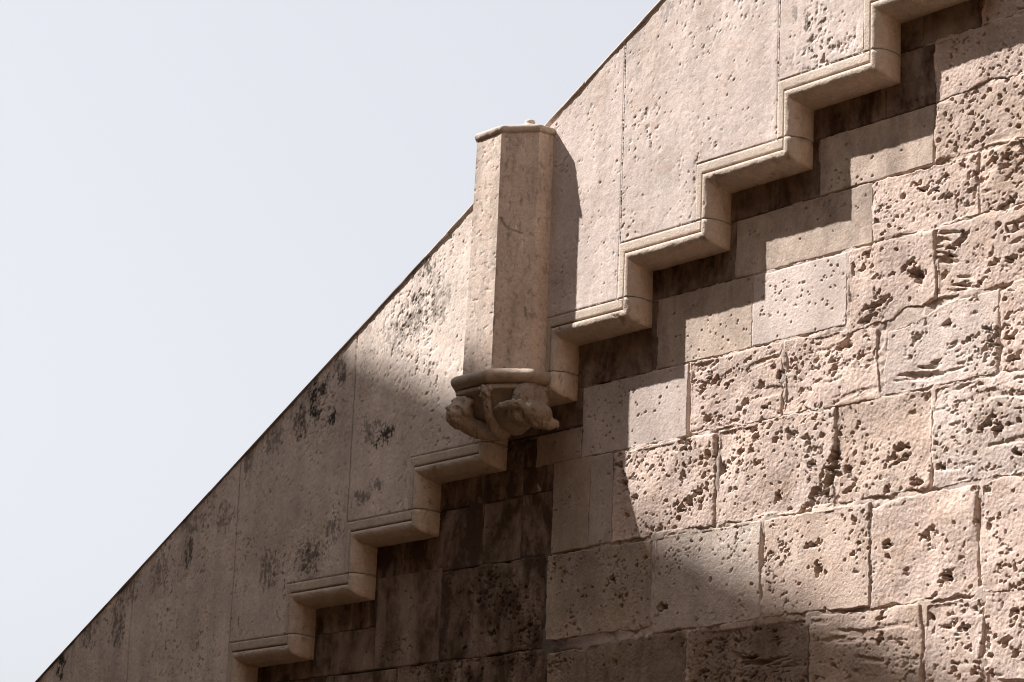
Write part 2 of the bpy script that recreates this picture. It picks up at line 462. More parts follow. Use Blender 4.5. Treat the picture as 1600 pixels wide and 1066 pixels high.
def rect(x0, x1, z0, z1):
    return [(x0, z1), (x1, z1), (x1, z0), (x0, z0)]
L0, L1, L2, L3, L4, L5, L6, L7, L8 = -.385, -.905, -1.408, -1.93, -2.57, -3.222, -4.045, -4.895, -5.72
F, C_ = 0.0085, 0.016
stones = [
 # (polygon, kind, tint, dirt, proud, bedding, step); blocks under the moulding have its shade painted in
 (rect(-1.3, .32, L0, .14), 's', BROWN, 1.1, 0, 0, F), (rect(.32, .95, L0, .14), 's', BROWN, 1.09, 0, 0, F), (rect(.95, 2.0, L0, .16), 'r', PINK, .3, 0, 0, F),
 (rect(-1.6, -.10, L1, L0), 's', BROWN, 1.23, 0, 0, F), (rect(-.10, .46, L1, L0), 's', BROWN, 1.09, 0, 0, F),
 ([(.46, L0), (1.75, L0), (1.75, -.93), (1.1, -.86), (.46, L1)], 'r', PINK, .1, .02, 0, F),
 (rect(-2.4, -.848, L2, L1), 's', BROWN, 1.16, 0, 0, F), (rect(-.848, .452, L2, L1), 's', (.68, .545, .44), .60, .006, 0, F),
 ([(.462, L1), (1.1, -.86), (1.95, -.95), (1.95, -1.36), (1.22, -1.40), (.462, -1.415)], 'r', TAN, 0, .012, 0, F),
 (rect(-3.4, -1.855, L3, L2), 's', BROWN, 1.16, 0, 0, F), (rect(-1.855, -.222, L3, L2), 's', (.67, .54, .435), .56, .004, 0, F),
 ([(-.212, -1.43), (.93, -1.42), (.93, -1.92), (.30, -1.95), (-.212, -1.94)], 'r', PINK, 0, .022, 0, F),
 ([(.937, -1.42), (1.3, -1.385), (2.1, -1.40), (2.1, -1.92), (.937, -1.925)], 'r', TAN, .05, .014, .4, F),
 (rect(-4.4, -2.848, L4, L3), 's', BROWN, 1.16, 0, 0, F), (rect(-2.848, -1.63, L4, L3), 's', (.67, .54, .435), .56, .004, 0, F), (rect(-1.63, -.512, L4 + .01, L3 - .012), 's', WHITE, 0, .006, 0, F),
 ([(-.475, L3), (.475, L3 - .01), (.475, -2.51), (.33, -2.545), (.15, -2.53), (.03, -2.60), (-.475, -2.635)], 'r', PINK, .03, .022, 0, F),
 ([(.477, L3), (1.8, L3), (1.8, -2.56), (1.1, -2.54), (.477, -2.51)], 'r', PINK, 0, .010, .9, F),
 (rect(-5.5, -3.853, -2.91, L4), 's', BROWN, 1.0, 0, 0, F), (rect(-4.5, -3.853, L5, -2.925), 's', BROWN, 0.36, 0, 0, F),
 (rect(-3.845, -2.428, L5 + .003, L4), 's', WHITE, .30, .004, 0, F),
 (rect(-2.398, -1.252, L5 + .004, L4), 'r', PINK, 0, .014, .25, F),
 ([(-1.235, L4 - .01), (-.50, L4 - .03), (-.16, -2.66), (-.155, -2.95), (-.115, L5), (-1.235, L5)], 'r', PINK, 0, .018, .15, F),
 ([(-.045, -2.70), (.2, -2.685), (.52, -2.59), (.7, -2.555), (1.145, -2.555), (1.125, -3.23), (-.095, -3.225), (-.07, -2.95)], 'm', (.60, .495, .43), 0, .014, .5, F),
 (rect(1.155, 2.4, L5 - .01, L4), 'r', PINK, 0, .010, .2, F),
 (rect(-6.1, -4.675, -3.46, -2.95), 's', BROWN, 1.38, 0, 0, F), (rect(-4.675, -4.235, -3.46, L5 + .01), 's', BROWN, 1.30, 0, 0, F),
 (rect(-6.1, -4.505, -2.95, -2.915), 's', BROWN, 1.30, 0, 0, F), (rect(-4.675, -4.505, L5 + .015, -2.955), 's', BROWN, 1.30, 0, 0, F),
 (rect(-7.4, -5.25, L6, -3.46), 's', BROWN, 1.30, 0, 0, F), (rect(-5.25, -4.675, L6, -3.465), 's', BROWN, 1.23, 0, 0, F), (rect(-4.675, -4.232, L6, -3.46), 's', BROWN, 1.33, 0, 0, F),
 (rect(-4.228, -3.705, L6, L5 + .01), 's', (.47, .37, .285), .32, .006, 0, F), (rect(-3.705, -3.385, L6 + .01, L5), 's', GREY, .30, .008, 0, F),
 (rect(-3.375, -2.04, L6 + .01, L5 - .01), 'r', PINK, .02, .026, 0, F), (rect(-2.02, -.612, L6 + .01, L5), 'r', PINK, 0, .018, 0, F),
 (rect(-.592, .442, L6 + .02, L5), 'r', TAN, 0, .010, 0, F), ([(.452, L5), (1.7, L5), (1.7, -4.02), (.9, -4.03), (.452, -4.03)], 'r', (.595, .487, .42), 0, .014, .3, F),
 (rect(-9.2, -6.9, L7, -4.475), 's', BROWN, 1.23, 0, 0, F), (rect(-8.4, -6.9, -4.475, -3.985), 's', BROWN, 1.38, 0, 0, F),
 (rect(-6.895, -5.86, L7, -4.0), 's', BROWN, .9, .004, 0, F), (rect(-5.855, -4.30, L7, L6), 'm', BROWN, 1.25, .004, 0, F),
 (rect(-4.275, -2.835, -4.835, L6 - .01), 'm', (.47, .37, .285), .30, .014, 0, F), (rect(-2.795, -1.468, -4.885, L6 - .005), 'm', GREY, .05, .020, 0, F),
 (rect(-1.425, -.215, -4.885, L6 - .005), 'm', TAN, 0, .030, 0, F), ([(-.205, -4.085), (.19, -4.055), (.925, -4.05), (.925, L7), (-.205, L7)], 'r', PINK, 0, .014, 0, F),
 ([(.955, -4.06), (1.15, -4.035), (2.3, -4.05), (2.3, L7 - .01), (.945, L7)], 'r', PINK, 0, .016, 0, F),
 (rect(-9.6, -7.5, L8, L7), 's', BROWN, 1.16, 0, 0, F), (rect(-7.5, -6.525, L8, L7 - .01), 's', BROWN, 1.01, 0, 0, F), (rect(-6.515, -5.5, L8, L7), 'r', BROWN, .8, 0, 0, F),
 (rect(-5.48, -4.25, L8, L7), 'm', BROWN, 1.25, .004, 0, F), (rect(-4.22, -3.685, L8, -4.935), 'm', BROWN, .55, .006, 0, F), (rect(-3.665, -2.37, L8, -4.90), 'r', BROWN, .62, .012, 0, F),
 (rect(-2.345, -.905, L8, L7 - .01), 'r', BROWN, .62, .012, .7, F), (rect(-.885, .345, L8, L7 - .01), 'r', TAN, .16, .016, .35, F), (rect(.375, .968, L8, L7 - .02), 'r', PINK, 0, .014, .2, F),
 (rect(.985, 2.2, L8, L7 - .01), 'r', PINK, .03, .012, .5, F),
]
# blocks just outside the frame: to the right of it and below it
rng_ = random.Random(5)
for za, zb in ((L0, .16), (L1, L0), (L2, L1), (L3, L2), (L4, L3), (L5, L4), (L6, L5), (L7, L6), (L8, L7)):
    x = {.16: 2.01, L0: 1.76, L1: 1.96, L2: 2.11, L3: 1.81, L4: 2.41, L5: 1.71, L6: 2.31, L7: 2.21}[zb]
    while x < 4.6:
        w = rng_.uniform(.9, 1.5)
        stones.append((rect(x, x + w, za, zb), 'r', rng_.choice((PINK, TAN, WHITE)), 0, .012, rng_.choice((0, .3)), C_))
        x += w + .01
zt = L8
for zb in (-6.5, -7.25):
    x = -9.6
    while x < 4.2:
        w = rng_.uniform(1.0, 1.6)
        stones.append((rect(x, x + w, zb, zt - .01), 'r', rng_.choice((PINK, TAN, BROWN)), .2, .010, 0, C_))
        x += w + .012
    zt = zb
stones = [(p, k, t, d_, pr * (1 if k == 's' else .6), b_, s_) for p, k, t, d_, pr, b_, s_ in stones]
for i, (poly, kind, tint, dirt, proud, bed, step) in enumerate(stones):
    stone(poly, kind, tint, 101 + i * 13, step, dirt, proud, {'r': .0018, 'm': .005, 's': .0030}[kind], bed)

# mortar: one uneven bed behind the blocks, nearly flush where it is still sound, deep where it has gone
st = 0.0115
nx, nz = int(14.6 / st), int(7.9 / st)
X = (-9.8 + st * np.arange(nx))[:, None] + np.zeros((1, nz)); Z = (-7.4 + st * np.arange(nz))[None, :] + np.zeros((nx, 1))
sound = np.zeros_like(X)
for (a, b, c, d_) in ((.15, -2.60, .42, .10), (-.11, -2.80, .06, .20), (-.7, -1.93, .9, .03), (-.9, -2.57, .5, .04), (-3.0, -3.23, .55, .05), (.85, -4.05, .35, .08),
                      (-3.4, -4.88, .9, .07), (-2.83, -4.08, .10, .12), (-2.82, -4.6, .03, .4), (-2.42, -4.02, .45, .05), (-.5, -2.2, .02, .4), (-1.63, -2.3, .012, .3),
                      (.35, -5.05, .06, .16), (.95, -4.1, .12, .12), (1.0, -4.9, .18, .10), (-2.0, -3.5, .05, .3), (-1.2, -4.92, .7, .05)):
    sound = np.maximum(sound, np.exp(-((X - a) / c) ** 4 - ((Z - b) / d_) ** 4))
inner = np.full_like(X, -1.0); face = np.zeros_like(X)
for poly, _k, _t, _d, pr_, *_ in stones:
    P_ = np.array(poly); a0, a1 = ((P_.min(0) - (-9.8, -7.4)) / st).astype(int) - 1, ((P_.max(0) - (-9.8, -7.4)) / st).astype(int) + 2
    sl = (slice(max(0, a0[0]), a1[0]), slice(max(0, a0[1]), a1[1]))
    if X[sl].size:
        sd_ = poly_sd(P_, X[sl], Z[sl]); up = sd_ > inner[sl]
        inner[sl] = np.where(up, sd_, inner[sl]); face[sl] = np.where(up, pr_, face[sl])
face = sum(np.roll(np.roll(face, i, 0), j, 1) for i in (-2, -1, 0, 1, 2) for j in (-2, -1, 0, 1, 2)) / 25
Y = D - face + 0.011 + 0.017 * fbm(X * 3.4, Z * 3.4, 77, 5, .68) - sound * 0.010 + 0.045 * sstep(.15, .6, fbm(X * 1.5, Z * 1.5, 78, 3)) * (1 - sound)
Y = np.maximum(Y, D - face + 0.002) + 0.14 * sstep(.026, .052, inner)
V = np.stack([X, Y, Z], -1).reshape(-1, 3)
keep = Z < X * RISE + 0.75
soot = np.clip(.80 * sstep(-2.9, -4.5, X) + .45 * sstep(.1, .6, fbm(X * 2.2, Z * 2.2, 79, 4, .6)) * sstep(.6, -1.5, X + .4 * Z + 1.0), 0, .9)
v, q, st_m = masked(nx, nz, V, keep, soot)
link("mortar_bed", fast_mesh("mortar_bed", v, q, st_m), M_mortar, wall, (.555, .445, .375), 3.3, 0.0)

# the solid body of the wall and the flight of steps on top of it
def groove_pts(n0, n1, dx=0.0, dz=0.0):
    out = []
    for n in range(n0, n1):
        out += [(n + dx, (n - 1) * RISE + dz), (n + dx, n * RISE + dz)]
    return out
N0, N1 = -20, 6
top = groove_pts(N0, N1, -0.35, 0.35)
poly = [(top[0][0], GZ)] + top + [(top[-1][0] + 3, top[-1][1]), (top[-1][0] + 3, GZ)]
bm = bmesh.new()
a = [bm.verts.new((x * S, (D + .10) * S, z * S)) for x, z in poly]; b = [bm.verts.new((x * S, 5.5 * S, z * S)) for x, z in poly]
bm.faces.new(a); bm.faces.new(b[::-1])
for i in range(len(poly)):
    j = (i + 1) % len(poly); bm.faces.new((a[i], b[i], b[j], a[j]))
bmesh.ops.triangulate(bm, faces=[f for f in bm.faces if len(f.verts) > 4])
bm_obj("wall_core", bm, M_mortar, wall, tint=(.42, .33, .26), seed=1.0, dirt=.2)

# ------------------------------------------------------------------ the stair parapet
par = thing("stair_parapet", "smooth limestone parapet rising like a staircase with rounded stepped moulding", "parapet")
TOPC = 2.07 - 0.026           # underside of the coping: z = RISE * x + TOPC
STAINS = [(-7.78,-2.17,.14,.30,1.0),(-7.60,-2.02,.10,.16,.9),(-7.43,-2.35,.10,.13,1.0),(-7.30,-1.98,.10,.12,.8),(-7.99,-2.34,.16,.24,.8),(-7.35,-1.86,.12,.14,.7),
 (-6.53,-2.68,.20,.14,.95),(-6.75,-2.62,.22,.16,.6),(-5.93,-1.12,.14,.14,.85),(-6.10,-1.54,.30,.24,.62),(-5.75,-1.5,.2,.3,.5),(-6.4,-1.7,.3,.2,.5),
 (-12.53,-4.50,.10,.34,.95),(-11.34,-4.06,.16,.40,.7),(-9.97,-3.45,.12,.20,.8),(-8.42,-3.80,.20,.25,.55),(-7.7,-3.75,.25,.22,.72),(-7.3,-3.5,.16,.2,.6),(-10.53,-3.65,.2,.3,.5),
 (-6.9,-3.25,.2,.1,.6),(-6.6,-3.15,.16,.08,.6),
 (-8.95,-2.62,.10,.30,.6),(-12.0,-4.10,.25,.25,.6),(-11.2,-3.72,.3,.22,.6),(-9.3,-3.15,.2,.2,.55),(-10.0,-3.15,.3,.16,.6),(-8.5,-2.45,.25,.16,.6),
 (-0.75,.06,.05,.12,.8),(-0.9,.16,.05,.1,.5),(-2.54,.60,.18,.10,.35),(-2.9,.12,.14,.08,.25),(-0.93,-.28,.05,.08,.35)]
def panel_fields(X, Z, seed):
    h = 0.006 * fbm(X * 1.2, Z * 1.2, 500, 3) + 0.0016 * fbm(X * 9, Z * 9, 501, 3) + 0.0006 * fbm(X * 34, Z * 34, 502, 2)
    # a few rougher, weathered areas
    mk = sstep(.15, .6, fbm(X * 1.1, Z * .8, 503, 3))
    sp = fbm(X * 15, Z * 12, 504, 4, .6)
    h = h - 0.009 * sstep(.50, .66, sp) * (0.15 + 0.85 * mk)
    for (cx, cz, rx, rz) in ((-.60, -.1, .16, .45), (-.35, -.28, .45, .12), (-6.1, -1.5, .5, .4), (-7.7, -2.2, .45, .4), (-7.75, -3.7, .35, .3), (-4.25, -2.0, .02, .1)):
        k = np.exp(-((X - cx) / rx) ** 2 - ((Z - cz) / rz) ** 2)
        h = h - 0.010 * k * sstep(.30, .46, fbm(X * 14, Z * 9, 505, 4, .66))
    s = np.zeros_like(X)
    n1 = fbm(X * 13, Z * 8.5, 510, 5, .7); n2 = fbm(X * 44, Z * 36, 511, 3, .65)
    for (cx, cz, rx, rz, a) in STAINS:
        if cx < X.min() - 1 or cx > X.max() + 1: continue
        k = np.exp(-((X - cx) / rx) ** 2 - ((Z - cz) / rz) ** 2)
        s = np.maximum(s, a * sstep(.36, .66, k * (.70 + .80 * n1 + .55 * n2)))
    # grime specks and runs, heavier on the shaded lower flight and under the coping
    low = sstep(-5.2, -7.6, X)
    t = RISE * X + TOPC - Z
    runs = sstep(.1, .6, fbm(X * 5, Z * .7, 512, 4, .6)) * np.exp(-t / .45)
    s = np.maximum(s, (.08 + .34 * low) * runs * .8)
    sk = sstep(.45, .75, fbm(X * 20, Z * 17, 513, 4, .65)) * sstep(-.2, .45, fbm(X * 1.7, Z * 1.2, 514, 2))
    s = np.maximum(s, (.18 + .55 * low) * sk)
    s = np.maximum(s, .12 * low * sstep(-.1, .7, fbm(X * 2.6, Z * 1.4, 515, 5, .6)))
    return h, np.clip(s, 0, .96)

def panel_pits(seed, x0, x1, lower):
    rnd = random.Random(seed)
    out = []
    for _ in range(int(190 * (x1 - x0))):
        px = rnd.uniform(x0, x1); pz = RISE * px + TOPC - rnd.uniform(0.02, 2.6)
        a = 0.0055 * math.exp(rnd.gauss(0, .38)); asp = rnd.uniform(1.0, 3.0)
        out.append((px, pz, a * math.sqrt(asp), a / math.sqrt(asp) * 1.15, rnd.gauss(.9, .5), rnd.uniform(.005, .016)))
    return out

def half_panel(x0, x1, zb, step, pits, gl, gr):
    """grid from the coping down to a level bottom edge; gl / gr: real edge at that side"""
    nx = max(3, int((x1 - x0) / step) + 1)
    xs = np.linspace(x0, x1, nx)
    nz = max(3, int((RISE * x1 + TOPC - zb) / step) + 1)
    t = np.linspace(0, 1, nz)
    X = xs[:, None] + np.zeros((1, nz))
    zt_ = RISE * xs + TOPC
    Z = zb + (zt_ - zb)[:, None] * t[None, :]
    h, s = panel_fields(X, Z, 0)
    for (px, pz, a, b, ang, dep) in pits:
        r = 1.5 * max(a, b)
        if px < x0 - r or px > x1 + r: continue
        i0, i1 = np.searchsorted(xs, (px - r, px + r))
        if i1 - i0 < 1: continue
        dz = (np.interp(px, xs, zt_) - zb) / (nz - 1)
        j0 = max(0, int((pz - r - zb) / dz)); j1 = min(nz, int((pz + r - zb) / dz) + 2)
        if j1 - j0 < 1: continue
        x = X[i0:i1, j0:j1] - px; z = Z[i0:i1, j0:j1] - pz
        c, s_ = math.cos(ang), math.sin(ang)
        rr = np.sqrt(((x * c + z * s_) / a) ** 2 + ((-x * s_ + z * c) / b) ** 2)
        h[i0:i1, j0:j1] = np.minimum(h[i0:i1, j0:j1], -dep * sstep(1.25, .5, rr))
    e = np.full_like(X, 1.0)
    if gl: e = np.minimum(e, X - x0)
    if gr: e = np.minimum(e, x1 - X)
    e = np.minimum(e, Z - zb)
    drop = 0.010 * (1 - np.clip(e / 0.012, 0, 1)) ** 2
    Y = -h + drop
    V = np.stack([X, Y, Z], -1).reshape(-1, 3)
    Q = grid_quads(nx, nz)
    S_ = s.ravel()
    # returns running back into the wall thickness along the true edges
    def skirt(idx):
        nonlocal V, Q, S_
        base = len(V)
        bk = V[idx].copy(); bk[:, 1] = 0.10
        V = np.vstack([V, bk]); S_ = np.concatenate([S_, S_[idx]])
        k = np.arange(len(idx) - 1)
        Q = np.vstack([Q, np.stack([idx[k], base + k, base + k + 1, idx[k + 1]], -1)])
    I = np.arange(nx * nz).reshape(nx, nz)
    skirt(I[::-1, 0])
    skirt(I[:, -1])
    if gl: skirt(I[0, :])
    if gr: skirt(I[-1, ::-1])
    return V, Q, S_

G = 0.0035
panel_tints = {}
for k in range(-10, 3):
    xr = -1.08 + 2 * k + 2; xl = xr - 2; n = 2 * k + 1        # steps n-? : inner riser at xl+1
    inv = -13.6 < xr and xl < 1.2
    step = 0.0100 if inv else 0.03
    pits = panel_pits(900 + k, xl, xr, k < -3) if inv else []
    # bottoms: tread from xl (riser index xl+.08) to xl+1, then the next tread
    na = round(xl + .08)                                  # riser standing at the left edge of the panel
    za = na * RISE + .1; zb2 = (na + 1) * RISE + .1
    A = half_panel(xl + G, xl + 1, za + G, step, pits, True, False)
    B = half_panel(xl + 1, xr - G, zb2 + G, step, pits, False, True)
    V = np.vstack([A[0], B[0]]); Q = np.vstack([A[1], B[1] + len(A[0])]); st_ = np.concatenate([A[2], B[2]])
    # the riser side of the step in the panel's lower edge
    r0 = len(V)
    V = np.vstack([V, [(xl + 1, 0.004, za + G), (xl + 1, .1, za + G), (xl + 1, .1, zb2 + G), (xl + 1, 0.004, zb2 + G)]])
    Q = np.vstack([Q, [(r0, r0 + 1, r0 + 2, r0 + 3)]]); st_ = np.concatenate([st_, [0] * 4])
    rr = random.Random(k + 40)
    t0 = (0.61, 0.508, 0.445) if k >= -2 else (0.69, 0.582, 0.498)  # lower panels paler: extra skylight on their shade is painted into the tint
    f = rr.uniform(.94, 1.05)
    link("panel", fast_mesh("panel", V, Q, st_), M_panel, par, [c * f for c in t0], 0.0, .03 if k >= -2 else .02)

# core of the parapet behind its facing
poly = [(x, RISE * x + TOPC - .02) for x in (-21.0, 4.9)]
low = groove_pts(-21, 5, -.04, .05)
poly = [(-21.04, RISE * -21.04 + TOPC - .02), (low[-1][0], RISE * low[-1][0] + TOPC - .02)] + low[::-1]
bm = bmesh.new()
a = [bm.verts.new((x * S, .055 * S, z * S)) for x, z in poly]; b = [bm.verts.new((x * S, .36 * S, z * S)) for x, z in poly]
bm.faces.new(a); bm.faces.new(b[::-1])
for i in range(len(poly)):
    j = (i + 1) % len(poly); bm.faces.new((a[i], b[i], b[j], a[j]))
bmesh.ops.triangulate(bm, faces=[f for f in bm.faces if len(f.verts) > 4])
bm_obj("parapet_core", bm, M_panel, par, tint=(.3, .25, .21), seed=2.0, dirt=.4)

# coping: a thin weathered nosing along the sloping top
cl_ = math.hypot(1, RISE)
for k in range(-10, 3):
    xr = -1.08 + 2 * k + 2 - .55; xl = xr - 2
    prof = [(.055, -.030), (-.003, -.029), (-.011, -.026), (-.0145, -.019), (-.0145, -.010), (-.011, -.003), (-.002, .002), (.12, .008), (.40, .010), (.40, -.030)]
    ns = 70 if -14 < xr and xl < 1 else 8
    V = []; S_ = []
    jig = random.Random(k).uniform(-.004, .004)
    for i in range(ns + 1):
        x = xl + .002 + (2 - .004) * i / ns
        for (y, dz) in prof:
            w = .0035 * float(perlin(np.array(x * 9.), np.array(dz * 60.), 61)) + .004 * float(perlin(np.array(x * 2.), np.array(3.), 62))
            V.append((x, y + w, RISE * x + 2.07 + dz * 1.05 + w + jig))
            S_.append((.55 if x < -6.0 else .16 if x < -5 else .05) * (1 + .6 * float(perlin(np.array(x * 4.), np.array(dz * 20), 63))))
    m = len(prof)
    Q = [(i * m + j, i * m + (j + 1) % m, (i + 1) * m + (j + 1) % m, (i + 1) * m + j) for i in range(ns) for j in range(m)]
    me = fast_mesh("coping", V, Q, np.clip(S_, 0, .9))
    bmx = bmesh.new(); bmx.from_mesh(me); bmesh.ops.holes_fill(bmx, edges=bmx.edges); bmesh.ops.recalc_face_normals(bmx, faces=bmx.faces); bmx.to_mesh(me); bmx.free()
    link("coping", me, M_panel, par, (.55, .46, .39), 4.0, .1)

# stepped moulding: fillet, groove and roll, mitred at each step, one stone per step
def bez_round(a0, y0, a1, y1, n):
    return [(a0 + (a1 - a0) * math.sin(t), y1 - (y1 - y0) * math.cos(t)) for t in [math.pi / 2 * i / n for i in range(n + 1)]]
PROF = [(-.1, .09), (-.1, .006), (-.0975, .0), (-.08, -.0005), (-.05, -.001), (-.03, -.0005), (-.0155, .0), (-.0125, .003), (-.011, .038), (-.001, .040), (.0025, .032), (.0045, .004), (.008, -.006), (.014, -.011), (.024, -.014)]
PROF += [(.034, -.0138), (.046, -.0105), (.057, -.0048), (.067, .003), (.077, .0135), (.086, .0265), (.0935, .041), (.0995, .056), (.1045, .071), (.109, .082), (.111, .10), (.111, .12), (.109, .145), (.105, .17), (.099, .20), (.091, .225), (.081, .25), (.069, .275), (.058, .32)]
# the roll hangs a little lower under the treads than it stands out from the risers
OZ = [o if o < .02 else o * 1.12 + (.0 if y < .12 else (y - .12) * .33) for o, y in PROF]
PA = np.array(PROF)
def mould_piece(n, vis):
    P = [np.array(p) for p in ((n - 1, (n - 2) * RISE + .1), (n - 1, (n - 1) * RISE), (n, (n - 1) * RISE), (n, (n - 1) * RISE + .1))]
    st = .018 if vis else .08
    rings = []          # (point, offset direction)
    g = .0022
    dirs = [np.array((1., 0)), np.array((1., -1.)), np.array((1., -1.)), np.array((1., 0))]
    for s in range(3):
        a, b = P[s], P[s + 1]
        L = np.linalg.norm(b - a); m = max(2, int(L / st))
        for i in range(m + (1 if s == 2 else 0)):
            f = i / m
            if s == 0: f = g / L + f * (1 - g / L)
            if s == 2: f = f * (1 - g / L)
            rings.append((a + (b - a) * f, s, f))
    V = []
    for p, s, f in rings:
        for (o, y), oz in zip(PROF, OZ):
            ox = o if o > 0 else o * .8
            if s == 0:
                lim = P[1][1] - oz                                       # mitre line at the top of this riser
                zz = P[0][1] + g + (lim - P[0][1] - g) * f
                q = np.array((p[0] + ox, zz))
            elif s == 1:
                xa = P[1][0] + ox; xb = P[2][0] + ox
                q = np.array((xa + (xb - xa) * f, p[1] - oz))
            else:
                za_ = P[2][1] - oz; zb_ = P[3][1] - g
                q = np.array((p[0] + ox, za_ + (zb_ - za_) * f / (1 - g / .1)))
            V.append((q[0], y, q[1]))
    V = np.array(V); m = len(PROF); nr = len(rings)
    i = np.arange(nr - 1)[:, None] * m + np.arange(m - 1)[None, :]
    Q = np.stack([i, i + 1, i + m + 1, i + m], -1).reshape(-1, 4)
    # worn surface
    yy = V[:, 1]; ar = V[:, 0] + V[:, 2] * .7
    o = np.tile(PA[:, 0], nr); roll = sstep(.0, .03, o)
    wx = V[:, 0] + yy * .9; wz = V[:, 2] + yy * .7
    nrm = np.where(o > .04, 1.0, .35)
    dsp = (.006 * fbm(wx * 5, wz * 5, 700 + n, 2) + .0030 * fbm(wx * 40, wz * 40, 701 + n, 2, .6)) * roll * nrm
    hole = .014 * sstep(.44, .66, fbm(wx * 17, wz * 17, 702 + n, 3, .6)) * roll * sstep(0, .5, fbm(wx * 2.2, wz * 2.2, 705 + n, 2))
    V[:, 1] += dsp * (1 - sstep(.05, .09, o)) + hole * (1 - sstep(.05, .09, o))
    V[:, 0] += -(dsp + hole) * sstep(.04, .09, o); V[:, 2] += (dsp + hole) * sstep(.04, .09, o)
    fil = (o < -.0105) & (o > -.099)
    hf, sf = panel_fields(V[:, 0], V[:, 2], 0)
    V[fil, 1] -= np.clip(hf[fil] * .35, -.006, .006)
    sn = np.where(o < 0, sf * .6, sf * .22)
    sn = np.clip(sn + .5 * sstep(.45, .8, fbm(wx * 12, wz * 12, 706 + n, 3, .6)) * roll * sstep(.1, .5, fbm(wx * 1.5, wz * 1.5, 707, 2)), 0, .8)
    me = fast_mesh("moulding", V, Q, sn)
    # close the two ends
    bmx = bmesh.new(); bmx.from_mesh(me); bmx.verts.ensure_lookup_table()
    for ring in (range(m), range((nr - 1) * m, nr * m)):
        try: bmx.faces.new([bmx.verts[r] for r in ring])
        except ValueError: pass
    bmesh.ops.triangulate(bmx, faces=[f for f in bmx.faces if len(f.verts) > 4])
    bmesh.ops.recalc_face_normals(bmx, faces=bmx.faces)
    bmx.to_mesh(me); bmx.free()
    rr = random.Random(n + 90); f = rr.uniform(.94, 1.06)
    link("moulding", me, M_roll, par, [c * f for c in (.61, .50, .405)], n * .77, .03 if n > -5 else .10)
for n in range(-19, 6):
    mould_piece(n, -12 <= n <= 3)

# ------------------------------------------------------------------ the eight-sided pillar on its carved corbel
pil = thing("octagonal_pillar", "eight-sided stone pillar engaged in the parapet on a carved corbel", "pillar")
PXC = -4.44
def octo(off, zt=0.0, taper=0.0):
    """plan of the engaged half octagon grown outwards by off, from wall right side round to wall left side"""
    a = PXC + .10 + off * .414; b = PXC + .37 + off
    fy = -.40 - off; sy = -.170 - off * .414
    cl = PXC - .265 - off * .414 - taper; bl = PXC - .50 - off - taper
    return [(b, .05), (b, sy), (a, fy), (cl, fy), (bl, sy), (bl, .05)]
def prism_loft(levels, seg=1, nsub=14):
    """levels: list of (offset, z, taper)"""
    V = []; m = None
    for off, z, tp in levels:
        o = octo(off, 0, tp); ring = []
        for i in range(len(o) - 1):
            for k in range(nsub):
                f = k / nsub; ring.append((o[i][0] + (o[i + 1][0] - o[i][0]) * f, o[i][1] + (o[i + 1][1] - o[i][1]) * f, z))
        ring.append((*o[-1], z)); m = len(ring); V += ring
    Q = [(i * m + j, (i + 1) * m + j, (i + 1) * m + j + 1, i * m + j + 1) for i in range(len(levels) - 1) for j in range(m - 1)]
    return np.array(V), np.array(Q), m
def finish(name, V, Q, m, mat, parent, tint, seed, dirt, cap_top=True, cap_bot=True, sharp=25, disp=.003, stain=None):
    wx = V[:, 0] + V[:, 1] * 1.3; wz = V[:, 2]
    dn = disp * fbm(wx * 4, wz * 4, int(seed * 10), 3) + disp * .45 * fbm(wx * 30, wz * 30, int(seed * 10) + 1, 2)
    dn = dn - disp * 2.2 * sstep(.55, .75, fbm(wx * 14, wz * 14, int(seed * 10) + 2, 3, .6))
    ctr = np.array((PXC - .06, .05)); d = V[:, :2] - ctr; d /= np.linalg.norm(d, axis=1)[:, None] + 1e-9
    V = V.copy(); V[:, :2] += d * dn[:, None]
    me = fast_mesh(name, V, Q, stain if stain is not None else np.zeros(len(V)))
    b_ = bmesh.new(); b_.from_mesh(me); b_.verts.ensure_lookup_table(); nv = len(V)
    if cap_top: b_.faces.new([b_.verts[i] for i in range(m)])
    if cap_bot: b_.faces.new([b_.verts[i] for i in range(nv - m, nv)])
    bmesh.ops.triangulate(b_, faces=[f for f in b_.faces if len(f.verts) > 4])
    bmesh.ops.recalc_face_normals(b_, faces=b_.faces)
    b_.to_mesh(me); b_.free()
    me.shade_smooth()
    o = link(name, me, mat, parent, tint, seed, dirt)
    md = o.modifiers.new("edges", 'EDGE_SPLIT'); md.split_angle = math.radians(sharp)
    return o
ZT, ZB = -.205, -2.438
lv = [(-.006, ZT + .01, 0), (-.004, ZT, 0)] + [(.0 + .006 * f, ZT - .02 + (ZB - ZT + .02) * f, .055 * f) for f in [i / 230 for i in range(231)]]
V, Q, m = prism_loft(lv, nsub=32)
wx_ = V[:, 0] + 1.2 * V[:, 1]
sx = .20 * sstep(.05, .7, fbm(wx_ * 4, V[:, 2] * .8, 640, 4, .6)) + .30 * sstep(.42, .7, fbm(wx_ * 13, V[:, 2] * 9, 641, 4, .65))
